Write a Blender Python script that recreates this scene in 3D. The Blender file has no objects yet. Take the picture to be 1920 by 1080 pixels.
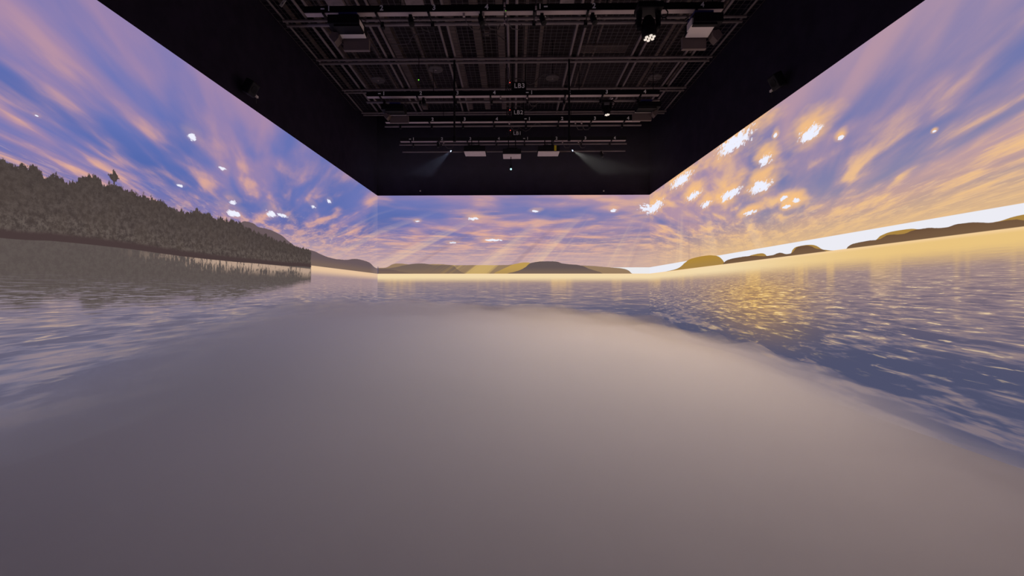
import bpy, math, random
from mathutils import Vector, Matrix, noise as mnoise

random.seed(7)
S = bpy.context.scene
COL = S.collection

# ------------------------------------------------------------------ camera
CAM_H = 1.6
F_PX = 800.0
YAW = 0.0155
PX0, PY0 = 951.0, 545.0
cam_data = bpy.data.cameras.new('camera')
cam = bpy.data.objects.new('camera', cam_data)
COL.objects.link(cam)
cam.location = (0, 0, CAM_H)
cam.rotation_euler = (math.radians(90), 0, YAW)
cam_data.sensor_width = 36.0
cam_data.lens = F_PX / 1920 * 36.0
cam_data.shift_x = (960 - PX0) / 1920
cam_data.shift_y = (PY0 - 540) / 1920
cam_data.clip_start = 0.05
S.camera = cam

# ------------------------------------------------------------------ world, exposure
w = bpy.data.worlds.new('world')
S.world = w
w.use_nodes = True
w.node_tree.nodes['Background'].inputs[0].default_value = (0.0, 0.0, 0.0, 1)
w.node_tree.nodes['Background'].inputs[1].default_value = 0.0
S.view_settings.view_transform = 'Standard'
S.view_settings.look = 'None'
S.view_settings.exposure = 0.0
S.view_settings.gamma = 1.0
S.view_settings.use_curve_mapping = False
S.cycles.use_denoising = True
S.cycles.max_bounces = 8
S.cycles.diffuse_bounces = 3
S.cycles.glossy_bounces = 2
S.cycles.volume_bounces = 4
S.cycles.transparent_max_bounces = 8
S.cycles.sample_clamp_indirect = 4.0
S.cycles.use_adaptive_sampling = True
S.cycles.adaptive_threshold = 0.035

# ------------------------------------------------------------------ room measures (metres)
XL, XR, YB = -4.62, 4.559, 14.4
ZT = 4.82           # top of the screens
ZH = 2.175          # horizon of the projected picture
ZG = 6.74           # pipe grid
ZB = 6.0            # lighting bars
Y_NEAR = 0.6        # near end of the side screens

SN, CS = math.sin(YAW), math.cos(YAW)
def ray(px, py):
    a = (px - PX0) / F_PX
    return (a * CS - SN, a * SN + CS, (PY0 - py) / F_PX)
def at(px, py, Y):
    d = ray(px, py); k = Y / d[1]
    return Vector((d[0] * k, Y, CAM_H + d[2] * k))
def at_wall(px, py, X):
    d = ray(px, py); k = X / d[0]
    return (d[1] * k, CAM_H + d[2] * k)        # (y, z)
def lin(c):
    return tuple(((v / 255) / 12.92 if v / 255 <= 0.04045 else ((v / 255 + 0.055) / 1.055) ** 2.4) for v in c)

# ------------------------------------------------------------------ node expression helper
class G:
    """A node tree with sockets one can calculate with."""
    def __init__(s, name):
        s.mat = bpy.data.materials.new(name); s.mat.use_nodes = True
        s.t = s.mat.node_tree; s.t.nodes.clear()
    def new(s, kind, **kw):
        n = s.t.nodes.new(kind)
        for k, v in kw.items(): setattr(n, k, v)
        return n
    def put(s, sock, v):
        if isinstance(v, E): s.t.links.new(v.s, sock)
        elif isinstance(v, tuple):
            sock.default_value = v if len(v) == len(sock.default_value) else tuple(v) + (1.0,)
        else: sock.default_value = v
    def m(s, op, *a, clamp=False):
        n = s.new('ShaderNodeMath', operation=op, use_clamp=clamp)
        for i, v in enumerate(a): s.put(n.inputs[i], v)
        return E(s, n.outputs[0])
    def vec(s, x, y, z=0.0):
        n = s.new('ShaderNodeCombineXYZ')
        for i, v in enumerate((x, y, z)): s.put(n.inputs[i], v)
        return E(s, n.outputs[0])
    def noise(s, v, scale=1.0, detail=2.0, rough=0.5, dist=0.0, color=False):
        n = s.new('ShaderNodeTexNoise')
        s.put(n.inputs['Vector'], v); n.inputs['Scale'].default_value = scale
        n.inputs['Detail'].default_value = detail; n.inputs['Roughness'].default_value = rough
        n.inputs['Distortion'].default_value = dist
        return E(s, n.outputs[1 if color else 0])
    def vor(s, v, scale=1.0, feature='F1'):
        n = s.new('ShaderNodeTexVoronoi', feature=feature)
        s.put(n.inputs['Vector'], v); n.inputs['Scale'].default_value = scale
        return E(s, n.outputs[0])
    def step(s, x, a, b):            # smoothstep, a<b or a>b
        n = s.new('ShaderNodeMapRange', interpolation_type='SMOOTHSTEP')
        s.put(n.inputs['Value'], x)
        if a < b:
            n.inputs['From Min'].default_value = a; n.inputs['From Max'].default_value = b
            n.inputs['To Min'].default_value = 0; n.inputs['To Max'].default_value = 1
        else:
            n.inputs['From Min'].default_value = b; n.inputs['From Max'].default_value = a
            n.inputs['To Min'].default_value = 1; n.inputs['To Max'].default_value = 0
        return E(s, n.outputs[0])
    def mix(s, f, a, b, mode='MIX'):
        n = s.new('ShaderNodeMix', data_type='RGBA', blend_type=mode)
        s.put(n.inputs[0], f); s.put(n.inputs[6], a); s.put(n.inputs[7], b)
        return E(s, n.outputs[2])
    def curve(s, x, pts, lo, hi, handle='AUTO'):
        """x in lo..hi -> value, through the given (x, value) points."""
        vs = [p[1] for p in pts]; v0, v1 = min(vs), max(vs)
        if v1 - v0 < 1e-6: v1 = v0 + 1
        n = s.new('ShaderNodeFloatCurve')
        s.put(n.inputs[1], (x - lo) / (hi - lo))
        c = n.mapping.curves[0]
        P = sorted(((p[0] - lo) / (hi - lo), (p[1] - v0) / (v1 - v0)) for p in pts)
        P = [p for p in P if 0 <= p[0] <= 1]
        if P[0][0] > 0: P.insert(0, (0.0, P[0][1]))
        if P[-1][0] < 1: P.append((1.0, P[-1][1]))
        c.points[0].location = P[0]; c.points[1].location = P[-1]
        for p in P[1:-1]: c.points.new(*p)
        for q in c.points: q.handle_type = handle
        n.mapping.update()
        return E(s, n.outputs[0]) * (v1 - v0) + v0

class E:
    def __init__(s, g, sock): s.g, s.s = g, sock
    def __add__(a, b): return a.g.m('ADD', a, b)
    __radd__ = __add__
    def __sub__(a, b): return a.g.m('SUBTRACT', a, b)
    def __rsub__(a, b): return a.g.m('SUBTRACT', b, a)
    def __mul__(a, b): return a.g.m('MULTIPLY', a, b)
    __rmul__ = __mul__
    def __truediv__(a, b): return a.g.m('DIVIDE', a, b)
    def __rtruediv__(a, b): return a.g.m('DIVIDE', b, a)
    def __neg__(a): return a.g.m('MULTIPLY', a, -1.0)
    def max(a, b): return a.g.m('MAXIMUM', a, b)
    def min(a, b): return a.g.m('MINIMUM', a, b)
    def clamp(a): return a.g.m('ADD', a, 0.0, clamp=True)
    def pow(a, b): return a.g.m('POWER', a, b)
    def abs(a): return a.g.m('ABSOLUTE', a)
    def sqrt(a): return a.g.m('SQRT', a)

# ------------------------------------------------------------------ the projected picture
EY = 7.5           # the picture is drawn for a viewer standing here, eyes at the horizon
def picture(side):
    """Sunset over a lake as the projectors throw it on one wall."""
    g = G('projected_lake_' + side)
    geo = g.new('ShaderNodeNewGeometry')
    sep = g.new('ShaderNodeSeparateXYZ'); g.t.links.new(geo.outputs['Position'], sep.inputs[0])
    X, Y, Z = (E(g, sep.outputs[i]) for i in range(3))
    dx, dy, dz = X, Y - EY, Z - ZH
    r = (dx * dx + dy * dy).sqrt()
    az = g.m('ARCTAN2', X, Y - 5.0)
    t = dz / (X * X + (Y - 5.0) * (Y - 5.0)).sqrt()
    up = t.max(0.0)
    warm = g.step(az, -1.0, 1.0)                       # 0 at the left wall, 1 at the right
    warm2 = g.step(az, 0.1, 0.9)

    # --- clouds on a plane overhead
    k = 1.0 / (dz.max(0.0) + 0.30)
    cx, cy = dx * k, dy * k
    cv = g.vec(cx * 0.62, cy, 3.1)
    n_big = g.noise(cv, 0.55, 2.0, 0.5, 0.4)
    n_mid = g.noise(cv, 1.9, 2.5, 0.45, 0.35)
    n_fine = g.noise(g.vec(cx * 0.6, cy, 9.0), 7.5, 3.0, 0.6, 0.3)
    cover = n_big * 0.55 + n_mid * 0.45
    bias = (warm - 0.5) * 0.07 - 0.01 - (0.03 if side == 'back' else 0.0) - 0.05 * g.step(X, -3.5, -4.6) * g.step(Y, 7.0, 10.0) * g.step(t, 0.12, 0.25)
    cloud = g.step(cover + (n_fine - 0.5) * 0.05 + bias, 0.37, 0.60)
    bright = g.step(n_mid * 0.85 + n_fine * 0.15, 0.49, 0.68) * g.step(up, 0.50, 0.18)

    blue = g.mix(warm, lin((82, 104, 172)), lin((108, 118, 172)))
    blue = g.mix(g.step(n_big, 0.35, 0.6), blue, g.mix(warm, lin((104, 116, 182)), lin((124, 124, 174))))
    pink = g.mix(warm, lin((166, 136, 170)), lin((180, 148, 166)))
    peach = g.mix(warm2, lin((222, 170, 152)), lin((240, 192, 142)))
    low_d = g.mix(warm, lin((136, 118, 164)), lin((168, 136, 140)))     # dim part of the low clouds
    low_d = g.mix(warm2, low_d, lin((176, 142, 136)))
    sky = g.mix(cloud, blue, pink)
    sky = g.mix(cloud * bright, sky, peach)
    lowf = g.step(up, 0.20, 0.05)
    lows = g.mix(g.step(n_mid * 0.6 + n_fine * 0.4, 0.40, 0.60), low_d, peach)
    lows = g.mix(g.step(n_fine, 0.56, 0.70) * 0.6, lows, g.mix(warm, lin((240, 200, 175)), lin((250, 214, 160))))
    sky = g.mix(lowf * 0.80, sky, lows)
    haze = g.mix(warm2, lin((200, 170, 170)), lin((226, 188, 140)))
    sky = g.mix(g.step(up, 0.14, 0.02) * 0.82, sky, haze)
    # warm, pale air round the sun side
    sunside = g.step(az, 0.55, 1.15)
    sky = g.mix(g.step(up, 0.34, 0.05) * sunside * 0.30, sky, lin((232, 192, 140)))

    # --- blazing gaps in the clouds
    def gaps(sky, pts, U, V, glow=1.0):
        core = None; halo = None
        j = g.noise(g.vec(U * 1.0 + V * 0.6, V * 1.5, 1.7), 9.0, 4.0, 0.65)
        j2 = g.noise(g.vec(U * 0.35, V, 4.7), 5.0, 2.0, 0.5)
        for (u, v, su, sv) in pts:
            a = (U - u) / su; b = (V - v) / sv
            d = (a * a + b * b).sqrt()
            c = d * 0.92 + (j - 0.5) * 2.8
            core = c if core is None else core.min(c)
            bb = (V - v - sv * 1.0) / (sv * 3.6); aa = (U - u) / (su * 2.6)
            hd = (aa * aa + bb * bb).sqrt() + (j2 - 0.5) * 1.2
            halo = hd if halo is None else halo.min(hd)
        sky = g.mix(g.step(halo, 1.1, 0.1) * 0.85 * glow, sky, lin((252, 196, 128)))
        return g.mix(g.step(core, 1.0, 0.6), sky, lin((238, 240, 255)))
    if side == 'left':
        P = [(361, 257, 11, 8), (418, 316, 9, 4), (437, 380, 10, 6), (437, 400, 18, 7), (337, 348, 7, 3),
             (509, 402, 12, 8), (530, 404, 13, 4), (588, 388, 5, 4), (617, 378, 5, 4), (69, 217, 5, 2)]
        L = []
        for px, py, sx, sy in P:
            y, z = at_wall(px, py, XL); y2, _ = at_wall(px + sx, py, XL); _, z2 = at_wall(px, py - sy, XL)
            L.append((y, z, abs(y2 - y) * 0.8, (z2 - z) * 0.8))
        sky = gaps(sky, L, Y, Z, 0.15)
    elif side == 'back':
        P = [(888, 410, 12, 4), (1150, 395, 7, 4), (1003, 396, 8, 2.5), (925, 450, 18, 3), (850, 455, 8, 2), (783, 415, 5, 2)]
        L = [(at(px, py, YB).x, at(px, py, YB).z, sx / 70, sy / 75) for px, py, sx, sy in P]
        L.append((XR + 0.05, at(1225, 391, YB).z, 0.36, 0.16))
        sky = gaps(sky, L, X, Z, 0.4)
    else:
        P = [(1518, 250, 22, 12), (1376, 268, 34, 15), (1435, 300, 12, 9), (1277, 338, 20, 10), (1300, 367, 13, 7),
             (1324, 383, 10, 6), (1370, 364, 20, 9), (1424, 350, 20, 11), (1405, 399, 12, 4), (1470, 371, 8, 4),
             (1493, 376, 9, 5), (1474, 388, 8, 3), (1227, 389, 14, 9), (1576, 258, 6, 4), (1454, 254, 4, 4), (1752, 246, 4, 2)]
        L = []
        for px, py, sx, sy in P:
            y, z = at_wall(px, py, XR); y2, _ = at_wall(px + sx, py, XR); _, z2 = at_wall(px, py - sy, XR)
            L.append((y, z, abs(y2 - y), z2 - z))
        sky = gaps(sky, L, Y, Z, 1.0)

    # --- shafts of sunlight fanning out below the clouds
    fan = (az - 0.62) / (0.62 - t).max(0.05)
    rays = g.noise(g.vec(fan, 0.0, 2.0), 7.0, 3.0, 0.6)
    rb = g.step(rays, 0.50, 0.64); rd = g.step(rays, 0.46, 0.34)
    rmask = g.step(up, 0.24, 0.07) * g.step(az, -0.9, -0.3) * g.step(az, 1.35, 0.9)
    sky = g.mix(rb * rmask * 0.30, sky, lin((250, 214, 170)))
    sky = g.mix(rd * rmask * 0.30, sky, lin((140, 112, 130)))

    # --- bare strip of sky between cloud and horizon
    strip = g.step(Z, ZH + 0.213, ZH + 0.205)
    if side == 'right': sky = g.mix(strip, sky, lin((236, 236, 244)))
    if side == 'back':
        a0 = at(1110, 500, YB).x; a1 = at(1175, 500, YB).x
        sky = g.mix(strip * g.step(X, a0, a1), sky, lin((236, 234, 236)))
        # last light just over the far ridge
    # --- hills
    def hills(col, pts, U, lo, hi, tint, rough=0.02, soft=0.008, rayed=0.0, yel=(206, 168, 84)):
        h = g.curve(U, pts, lo, hi) + (g.noise(g.vec(U, 0.0, len(pts) * 1.3), 6.0, 4.0, 0.65) - 0.5) * rough * 2.0
        f = g.step(h - Z, -soft * 0.5, soft)
        c = g.mix(g.step(Z, ZH + 0.25, ZH), tint, g.mix(0.35, tint, lin((150, 122, 90))))
        if rayed: c = g.mix(g.step(rays, 0.47, 0.58) * rayed * g.step((U - at(885, 500, YB).x).abs(), 1.9, 0.6), c, lin(yel))
        return g.mix(f * g.step(Z, ZH - 0.01, ZH), col, c)
    if side == 'back':
        def C(pp): return [(at(x, y, YB).x, at(x, y, YB).z) for x, y in pp]
        lo, hi = XL, XR
        sky = hills(sky, C([(700, 512), (720, 502), (745, 494), (775, 496), (820, 495), (850, 497), (900, 497), (940, 497),
                            (960, 496), (978, 494), (1000, 496), (1100, 498), (1140, 501), (1165, 503), (1180, 508), (1192, 514), (1218, 515)]),
                    X, lo, hi, lin((150, 124, 98)), 0.01, rayed=0.75, yel=(214, 180, 110))
        sky = hills(sky, C([(700, 520), (900, 520), (930, 510), (950, 501), (970, 494), (988, 492), (1000, 500), (1020, 520),
                            (1218, 520)]), X, lo, hi, lin((190, 154, 84)), 0.01)
        sky = hills(sky, C([(700, 505), (720, 503), (760, 497), (790, 494), (815, 497), (845, 497), (855, 503), (870, 512), (900, 520),
                            (1218, 520)]), X, lo, hi, lin((116, 98, 90)), 0.012, rayed=0.30)
        sky = hills(sky, C([(700, 503), (725, 505), (750, 509), (780, 514), (800, 520), (1218, 520)]), X, lo, hi, lin((96, 82, 84)), 0.01)
        sky = hills(sky, C([(700, 520), (935, 520), (950, 513), (970, 508), (985, 501), (1000, 492), (1020, 490), (1038, 490),
                            (1055, 494), (1085, 497), (1105, 504), (1125, 510), (1145, 516), (1218, 520)]),
                    X, lo, hi, lin((98, 84, 84)), 0.015, soft=0.005)
    elif side == 'right':
        lo, hi = 2.5, YB
        def C(pp): return [at_wall(x, y, XR) for x, y in pp]
        sky = hills(sky, C([(1218, 514), (1262, 506), (1285, 492), (1303, 483), (1318, 480), (1338, 479), (1356, 488), (1366, 494),
                            (1400, 482), (1425, 475), (1440, 483), (1470, 484), (1485, 470), (1500, 461), (1515, 459), (1545, 468), (1600, 466),
                            (1640, 452), (1655, 440), (1690, 431), (1722, 430), (1750, 430), (1800, 425), (1860, 417), (1890, 409), (1925, 401), (2200, 375)]),
                    Y, lo, hi, lin((176, 136, 58)), 0.006, soft=0.004)
        sky = hills(sky, C([(1218, 520), (1340, 505), (1356, 494), (1372, 485), (1395, 481), (1425, 480), (1436, 480), (1450, 478), (1460, 474),
                            (1478, 476), (1490, 468), (1503, 461), (1518, 461), (1530, 466), (1546, 468), (1570, 475), (1590, 462), (1612, 454), (1650, 448),
                            (1668, 440), (1690, 439), (1720, 430), (1745, 427), (1775, 426), (1795, 420), (1840, 417), (1870, 416), (1895, 412), (1925, 414), (2200, 385)]),
                    Y, lo, hi, lin((92, 64, 48)), 0.010, soft=0.004)
    else:
        lo, hi = 2.5, YB
        def C(pp): return [at_wall(x, y, XL) for x, y in pp]
        sky = hills(sky, C([(0, 440), (400, 440), (440, 430), (452, 418), (462, 415), (474, 418), (486, 426), (500, 429), (520, 437),
                            (545, 455), (565, 466), (583, 469), (600, 476), (622, 484), (645, 487), (672, 486), (690, 491), (707, 503)]),
                    Y, lo, hi, lin((104, 88, 92)), 0.012, soft=0.006)

    # --- the lake
    dn = (ZH - Z).max(0.004)
    q = 1.0 / (dn + 0.03)
    wx, wy = dx * q, dy * q
    wob = g.noise(g.vec(wx * 0.5, wy * 0.5, 5.0), 0.8, 2.0)
    wv = g.vec(wx + wob * 1.2, wy * 1.0, 0.5)
    if side == 'back': wv = g.vec(wx * 0.55, wy * 1.3 + wob, 0.5)
    else: wv = g.vec(wx * 2.4, wy * (0.55 if side == 'left' else 0.85) + wob, 0.5)
    rp = g.noise(wv, 1.9, 4.0, 0.6, 0.6)
    rp2 = g.noise(wv, 4.2, 3.0, 0.6, 0.5)
    deep = g.step(dn, 0.15, 1.5)
    rc = g.noise(wv, 0.75, 3.0, 0.55, 0.5)
    near = g.step(dn, 0.7, 1.6)
    col_v = g.noise(g.vec(az, 0.0, 7.0), 9.0, 3.0, 0.6)          # upright reflections of bright cloud
    colm = g.step(col_v, 0.49, 0.62) * g.step(dn, 1.45, 0.5)
    wcol = g.mix(warm, lin((134, 122, 136)), lin((156, 132, 134)))
    wcol = g.mix(colm * (0.5 if side == 'back' else 0.15), wcol, lin((204, 168, 134)))
    wcol = g.mix(deep, wcol, g.mix(warm, lin((112, 110, 134)), lin((92, 92, 118))))
    gold = g.mix(warm2, lin((226, 184, 150)), lin((232, 180, 92)))
    y1, _ = at_wall(1420, 560, XR)
    fall = g.m('EXPONENT', -(((az - math.atan2(XR, y1 - 5.0)) / 0.22).pow(2.0)))
    if side == 'right': gold = g.mix(fall, lin((206, 172, 146)), gold)
    glint = g.step(rp * 0.5 + rp2 * 0.5 + (rc - 0.5) * near, 0.47, 0.62) * (1.0 - near * 0.35)
    dark = g.step(rp * 0.6 + rp2 * 0.4 + (rc - 0.5) * near * 1.4 - near * 0.04, 0.52, 0.38)
    wat = g.mix(dark * (0.38 if side == 'back' else 0.6), wcol, g.mix(deep, lin((98, 88, 108)), g.mix(warm2, lin((84, 82, 104)), lin((66, 72, 100)))))
    wat = g.mix(glint * ((0.22 + warm2 * 0.12) + colm * (0.25 + warm2 * 0.3)), wat, gold)
    spark = g.step(rp2 * 0.55 + rp * 0.45, 0.575, 0.63)
    if side == 'right':
        pathm = fall * g.step(dn, 1.85, 0.5)
        wat = g.mix(pathm * 0.62, wat, lin((216, 166, 84)))
        wat = g.mix(pathm * g.step(rp2 * 0.6 + rp * 0.4, 0.50, 0.60) * 0.9, wat, lin((255, 214, 130)))
        wat = g.mix(pathm * dark * 0.5, wat, lin((86, 74, 92)))
    wat = g.mix(spark * g.step(dn, 1.9, 0.5) * (0.25 + 0.5 * warm2), wat, lin((255, 226, 176)))
    if side != 'left':
        wat = g.mix(g.step(dn, 0.62, 0.22) * 0.55 , wat, g.mix(colm, lin((168, 142, 136)), lin((222, 184, 130))))
        bandc = g.mix(g.step(Y, 10.0, 4.5), lin((243, 218, 172)), lin((234, 196, 128)))
        bandc = g.mix(g.step(dn, 0.12, 0.34) * 0.6, bandc, lin((222, 178, 112)))
        wat = g.mix(g.step(dn + (rc - 0.5) * 0.10, 0.36, 0.10), wat, bandc)
        wat = g.mix(g.step(dn, 0.05, 0.0) * 0.6, wat, lin((250, 214, 170)))
    else:
        wat = g.mix(g.step(dn, 0.9, 0.3) * 0.6, wat, lin((178, 150, 150)))
        wat = g.mix(g.step(dn, 0.26, 0.06), wat, lin((232, 196, 160)))

    pic = g.mix(g.step(Z, ZH - 0.006, ZH + 0.004), wat, sky)

    # --- wooded shore on the left wall
    if side == 'left':
        def C(pp): return [at_wall(x, y, XL) for x, y in pp]
        yend = at_wall(583, 480, XL)[0]
        tree = g.curve(Y, C([(0, 305), (50, 309), (75, 316), (90, 330), (115, 328), (135, 340), (150, 334), (182, 328), (195, 340),
                             (214, 345), (250, 357), (280, 366), (320, 383), (350, 394), (375, 394), (400, 404), (440, 415),
                             (470, 430), (520, 448), (560, 462), (583, 470)]), 2.5, YB)
        jag = g.noise(g.vec(Y, Z * 0.35, 0.0), 9.0, 5.0, 0.75)
        jag2 = g.vor(g.vec(Y * 2.6, Z * 1.2, 0.0), 1.0)
        top = tree + (jag - 0.5) * 0.36 - (jag2 - 0.4) * 0.06
        # one tree standing clear of the rest
        ty, tz = at_wall(214, 332, XL)
        a = (Y - ty) / 0.055; b = (Z - tz) / 0.065
        lone = (a * a + b * b).sqrt() + (g.noise(g.vec(Y, Z, 0.0), 16.0, 4.0, 0.7) - 0.5) * 2.6
        stem = g.step((Y - ty).abs(), 0.012, 0.006) * g.step(Z, tz + 0.01, tz)
        shore = g.curve(Y, C([(0, 446), (100, 452), (200, 462), (300, 475), (400, 487), (480, 494), (540, 499), (583, 501)]), 2.5, YB)
        inT = (g.step(top - Z, -0.01, 0.012)).max(g.step(lone, 1.0, 0.85)).max(stem)
        inT = inT * g.step(Z - shore, -0.005, 0.005) * g.step(Y + (jag - 0.5) * 0.25, yend + 0.02, yend - 0.02)
        lf = g.noise(g.vec(Y * 1.2, Z * 1.0, 2.0), 14.0, 5.0, 0.80)
        lf2 = g.noise(g.vec(Y * 1.6, Z * 0.8, 6.0), 3.2, 3.0, 0.6)
        leaf = g.mix(g.step(lf, 0.36, 0.66), lin((55, 47, 46)), lin((101, 90, 86)))
        leaf = g.mix(g.step(lf2, 0.42, 0.66) * 0.35, leaf, lin((86, 74, 66)))
        leaf = g.mix(g.step(top - Z, 0.45, 0.0) * 0.45, leaf, lin((52, 46, 45)))
        leaf = g.mix(0.45, leaf, lin((79, 68, 65)))
        bank = g.step(Z - shore, 0.30, 0.16) * g.step(lf, 0.46, 0.60)
        leaf = g.mix(bank * 0.35, leaf, lin((110, 99, 92)))
        leaf = g.mix(g.step(Z - shore, 0.11, 0.05), leaf, lin((72, 58, 58)))
        # its reflection
        mirror = shore - (tree + (jag - 0.5) * 0.10 - shore) * 0.95
        rj = (rp - 0.5) * 1.3
        rf = g.step(Z + rj * (dn * 0.55) - mirror, -0.05, 0.10)
        rf = rf * g.step(Y, yend + 0.03, yend - 0.03) * g.step(shore - Z, -0.012, -0.006)
        refl = g.mix(g.step(lf, 0.4, 0.6) * 0.3, lin((88, 78, 76)), lin((106, 98, 92)))
        refl = g.mix(g.step(rp2 * 0.7 + rp * 0.3 + g.step(dn, 0.3, 1.3) * 0.06, 0.52, 0.60) * g.step(dn, 0.35, 0.7) * 0.8, refl, lin((150, 138, 152)))
        pic = g.mix(rf, pic, refl)
        # light caught in the reeds' reflection near the point
        yr0 = at_wall(250, 500, XL)[0]; yr1 = at_wall(430, 500, XL)[0]
        rv = g.noise(g.vec(Y * 26.0, Z * 7.0, 0.0), 1.0, 4.0, 0.7)
        band = g.step(Z, 2.11, 2.08) * g.step(Z, 1.84, 2.04)
        cols = g.noise(g.vec(Y, 0.0, 11.0), 2.2, 2.0, 0.6)
        rm = band * g.step(rv + g.step(Y, yr0, yr1) * 0.14 + (cols - 0.5) * 0.5 + g.step(Z, 1.95, 2.06) * 0.10, 0.60, 0.72) * g.step(Y, yend + 0.02, yend - 0.02) * g.step(Y, yr0 - 0.4, yr1)
        pic = g.mix(rm * 0.75, pic, lin((206, 176, 154)))
        pic = g.mix(inT, pic, leaf)

    # --- how the projectors lay it on the wall: a paler overlap beside the corner
    if side == 'left':
        pic = g.mix(g.step(Y, YB - 0.9, YB) * 0.10, pic, lin((200, 180, 190)))
    if side == 'back':
        pic = g.mix(g.step(X, XL + 0.05, XL) * g.step((Z - ZH - 0.12).abs(), 0.14, 0.10) * 0.8, pic, lin((84, 78, 112)))
    em = g.new('ShaderNodeEmission')
    g.put(em.inputs[0], pic); em.inputs[1].default_value = 1.0
    out = g.new('ShaderNodeOutputMaterial')
    g.t.links.new(em.outputs[0], out.inputs[0])
    g.mat.cycles.emission_sampling = 'FRONT'
    return g.mat

# ------------------------------------------------------------------ plain materials
def surf(name, c, rough=0.6, metal=0.0, var=0.0, scale=8.0, emit=None, strength=1.0, spec=0.5):
    g = G(name)
    p = g.new('ShaderNodeBsdfPrincipled')
    p.inputs['Roughness'].default_value = rough
    p.inputs['Metallic'].default_value = metal
    p.inputs['Specular IOR Level'].default_value = spec
    base = lin(c) + (1.0,)
    if var:
        tc = g.new('ShaderNodeTexCoord')
        n = g.noise(E(g, tc.outputs['Object']), scale, 4.0, 0.6)
        dk = tuple(v * (1 - var) for v in base[:3]) + (1.0,)
        lt = tuple(min(1, v * (1 + var)) for v in base[:3]) + (1.0,)
        g.put(p.inputs['Base Color'], g.mix(g.step(n, 0.3, 0.7), dk, lt))
    else: p.inputs['Base Color'].default_value = base
    if emit:
        p.inputs['Emission Color'].default_value = lin(emit) + (1.0,)
        p.inputs['Emission Strength'].default_value = strength
    o = g.new('ShaderNodeOutputMaterial'); g.t.links.new(p.outputs[0], o.inputs[0])
    return g.mat

M = {}
M['black_wall'] = surf('black_wall_cloth', (40, 35, 50), 0.95, var=0.15, scale=3, spec=0.1)
M['ceiling'] = surf('dark_ceiling', (60, 54, 56), 0.9, var=0.2, spec=0.1)
M['pipe'] = surf('grey_pipe', (118, 107, 108), 0.6, 0.0, var=0.12, scale=4)
M['wire'] = surf('wire_mesh', (84, 76, 80), 0.7)
M['joist'] = surf('brown_joist', (100, 86, 82), 0.8, var=0.2, scale=3)
M['duct'] = surf('duct_metal', (125, 112, 112), 0.7, var=0.2)
M['black'] = surf('black_equipment', (16, 15, 19), 0.6, spec=0.2)
M['blackm'] = surf('black_matt_steel', (20, 19, 22), 0.8, spec=0.2)
M['raceway'] = surf('raceway_underside', (176, 160, 158), 0.6, var=0.08, scale=2)
M['white'] = surf('white_casing', (228, 218, 212), 0.5)
M['greycase'] = surf('grey_casing', (206, 196, 192), 0.55, var=0.05)
M['browncase'] = surf('brown_grey_casing', (104, 90, 86), 0.7)
M['letter'] = surf('white_lettering', (255, 254, 252), 0.6)
M['cable'] = surf('cable_rubber', (70, 62, 64), 0.6)
M['blue'] = surf('blue_clamp', (50, 54, 110), 0.5)
M['yellow'] = surf('yellow_sticker', (235, 215, 40), 0.6)
M['paper'] = surf('paper_tag', (250, 240, 228), 0.7)
M['disc'] = surf('speaker_grille', (96, 88, 88), 0.8, var=0.15)
M['floor'] = surf('pale_floor', (150, 146, 150), 0.7, var=0.08, scale=2)
M['red_led'] = surf('red_led', (60, 0, 0), emit=(255, 90, 80), strength=1.2)
M['green_led'] = surf('green_led', (0, 60, 0), emit=(120, 220, 60), strength=0.9)
M['lens_on'] = surf('lit_lens', (40, 40, 60), emit=(205, 222, 255), strength=2.2)
M['lens_teal'] = surf('lit_lens_teal', (40, 60, 60), emit=(190, 235, 240), strength=1.2)
M['lens_white'] = surf('led_lens', (240, 235, 225), 0.3, emit=(255, 244, 228), strength=0.65)

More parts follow.
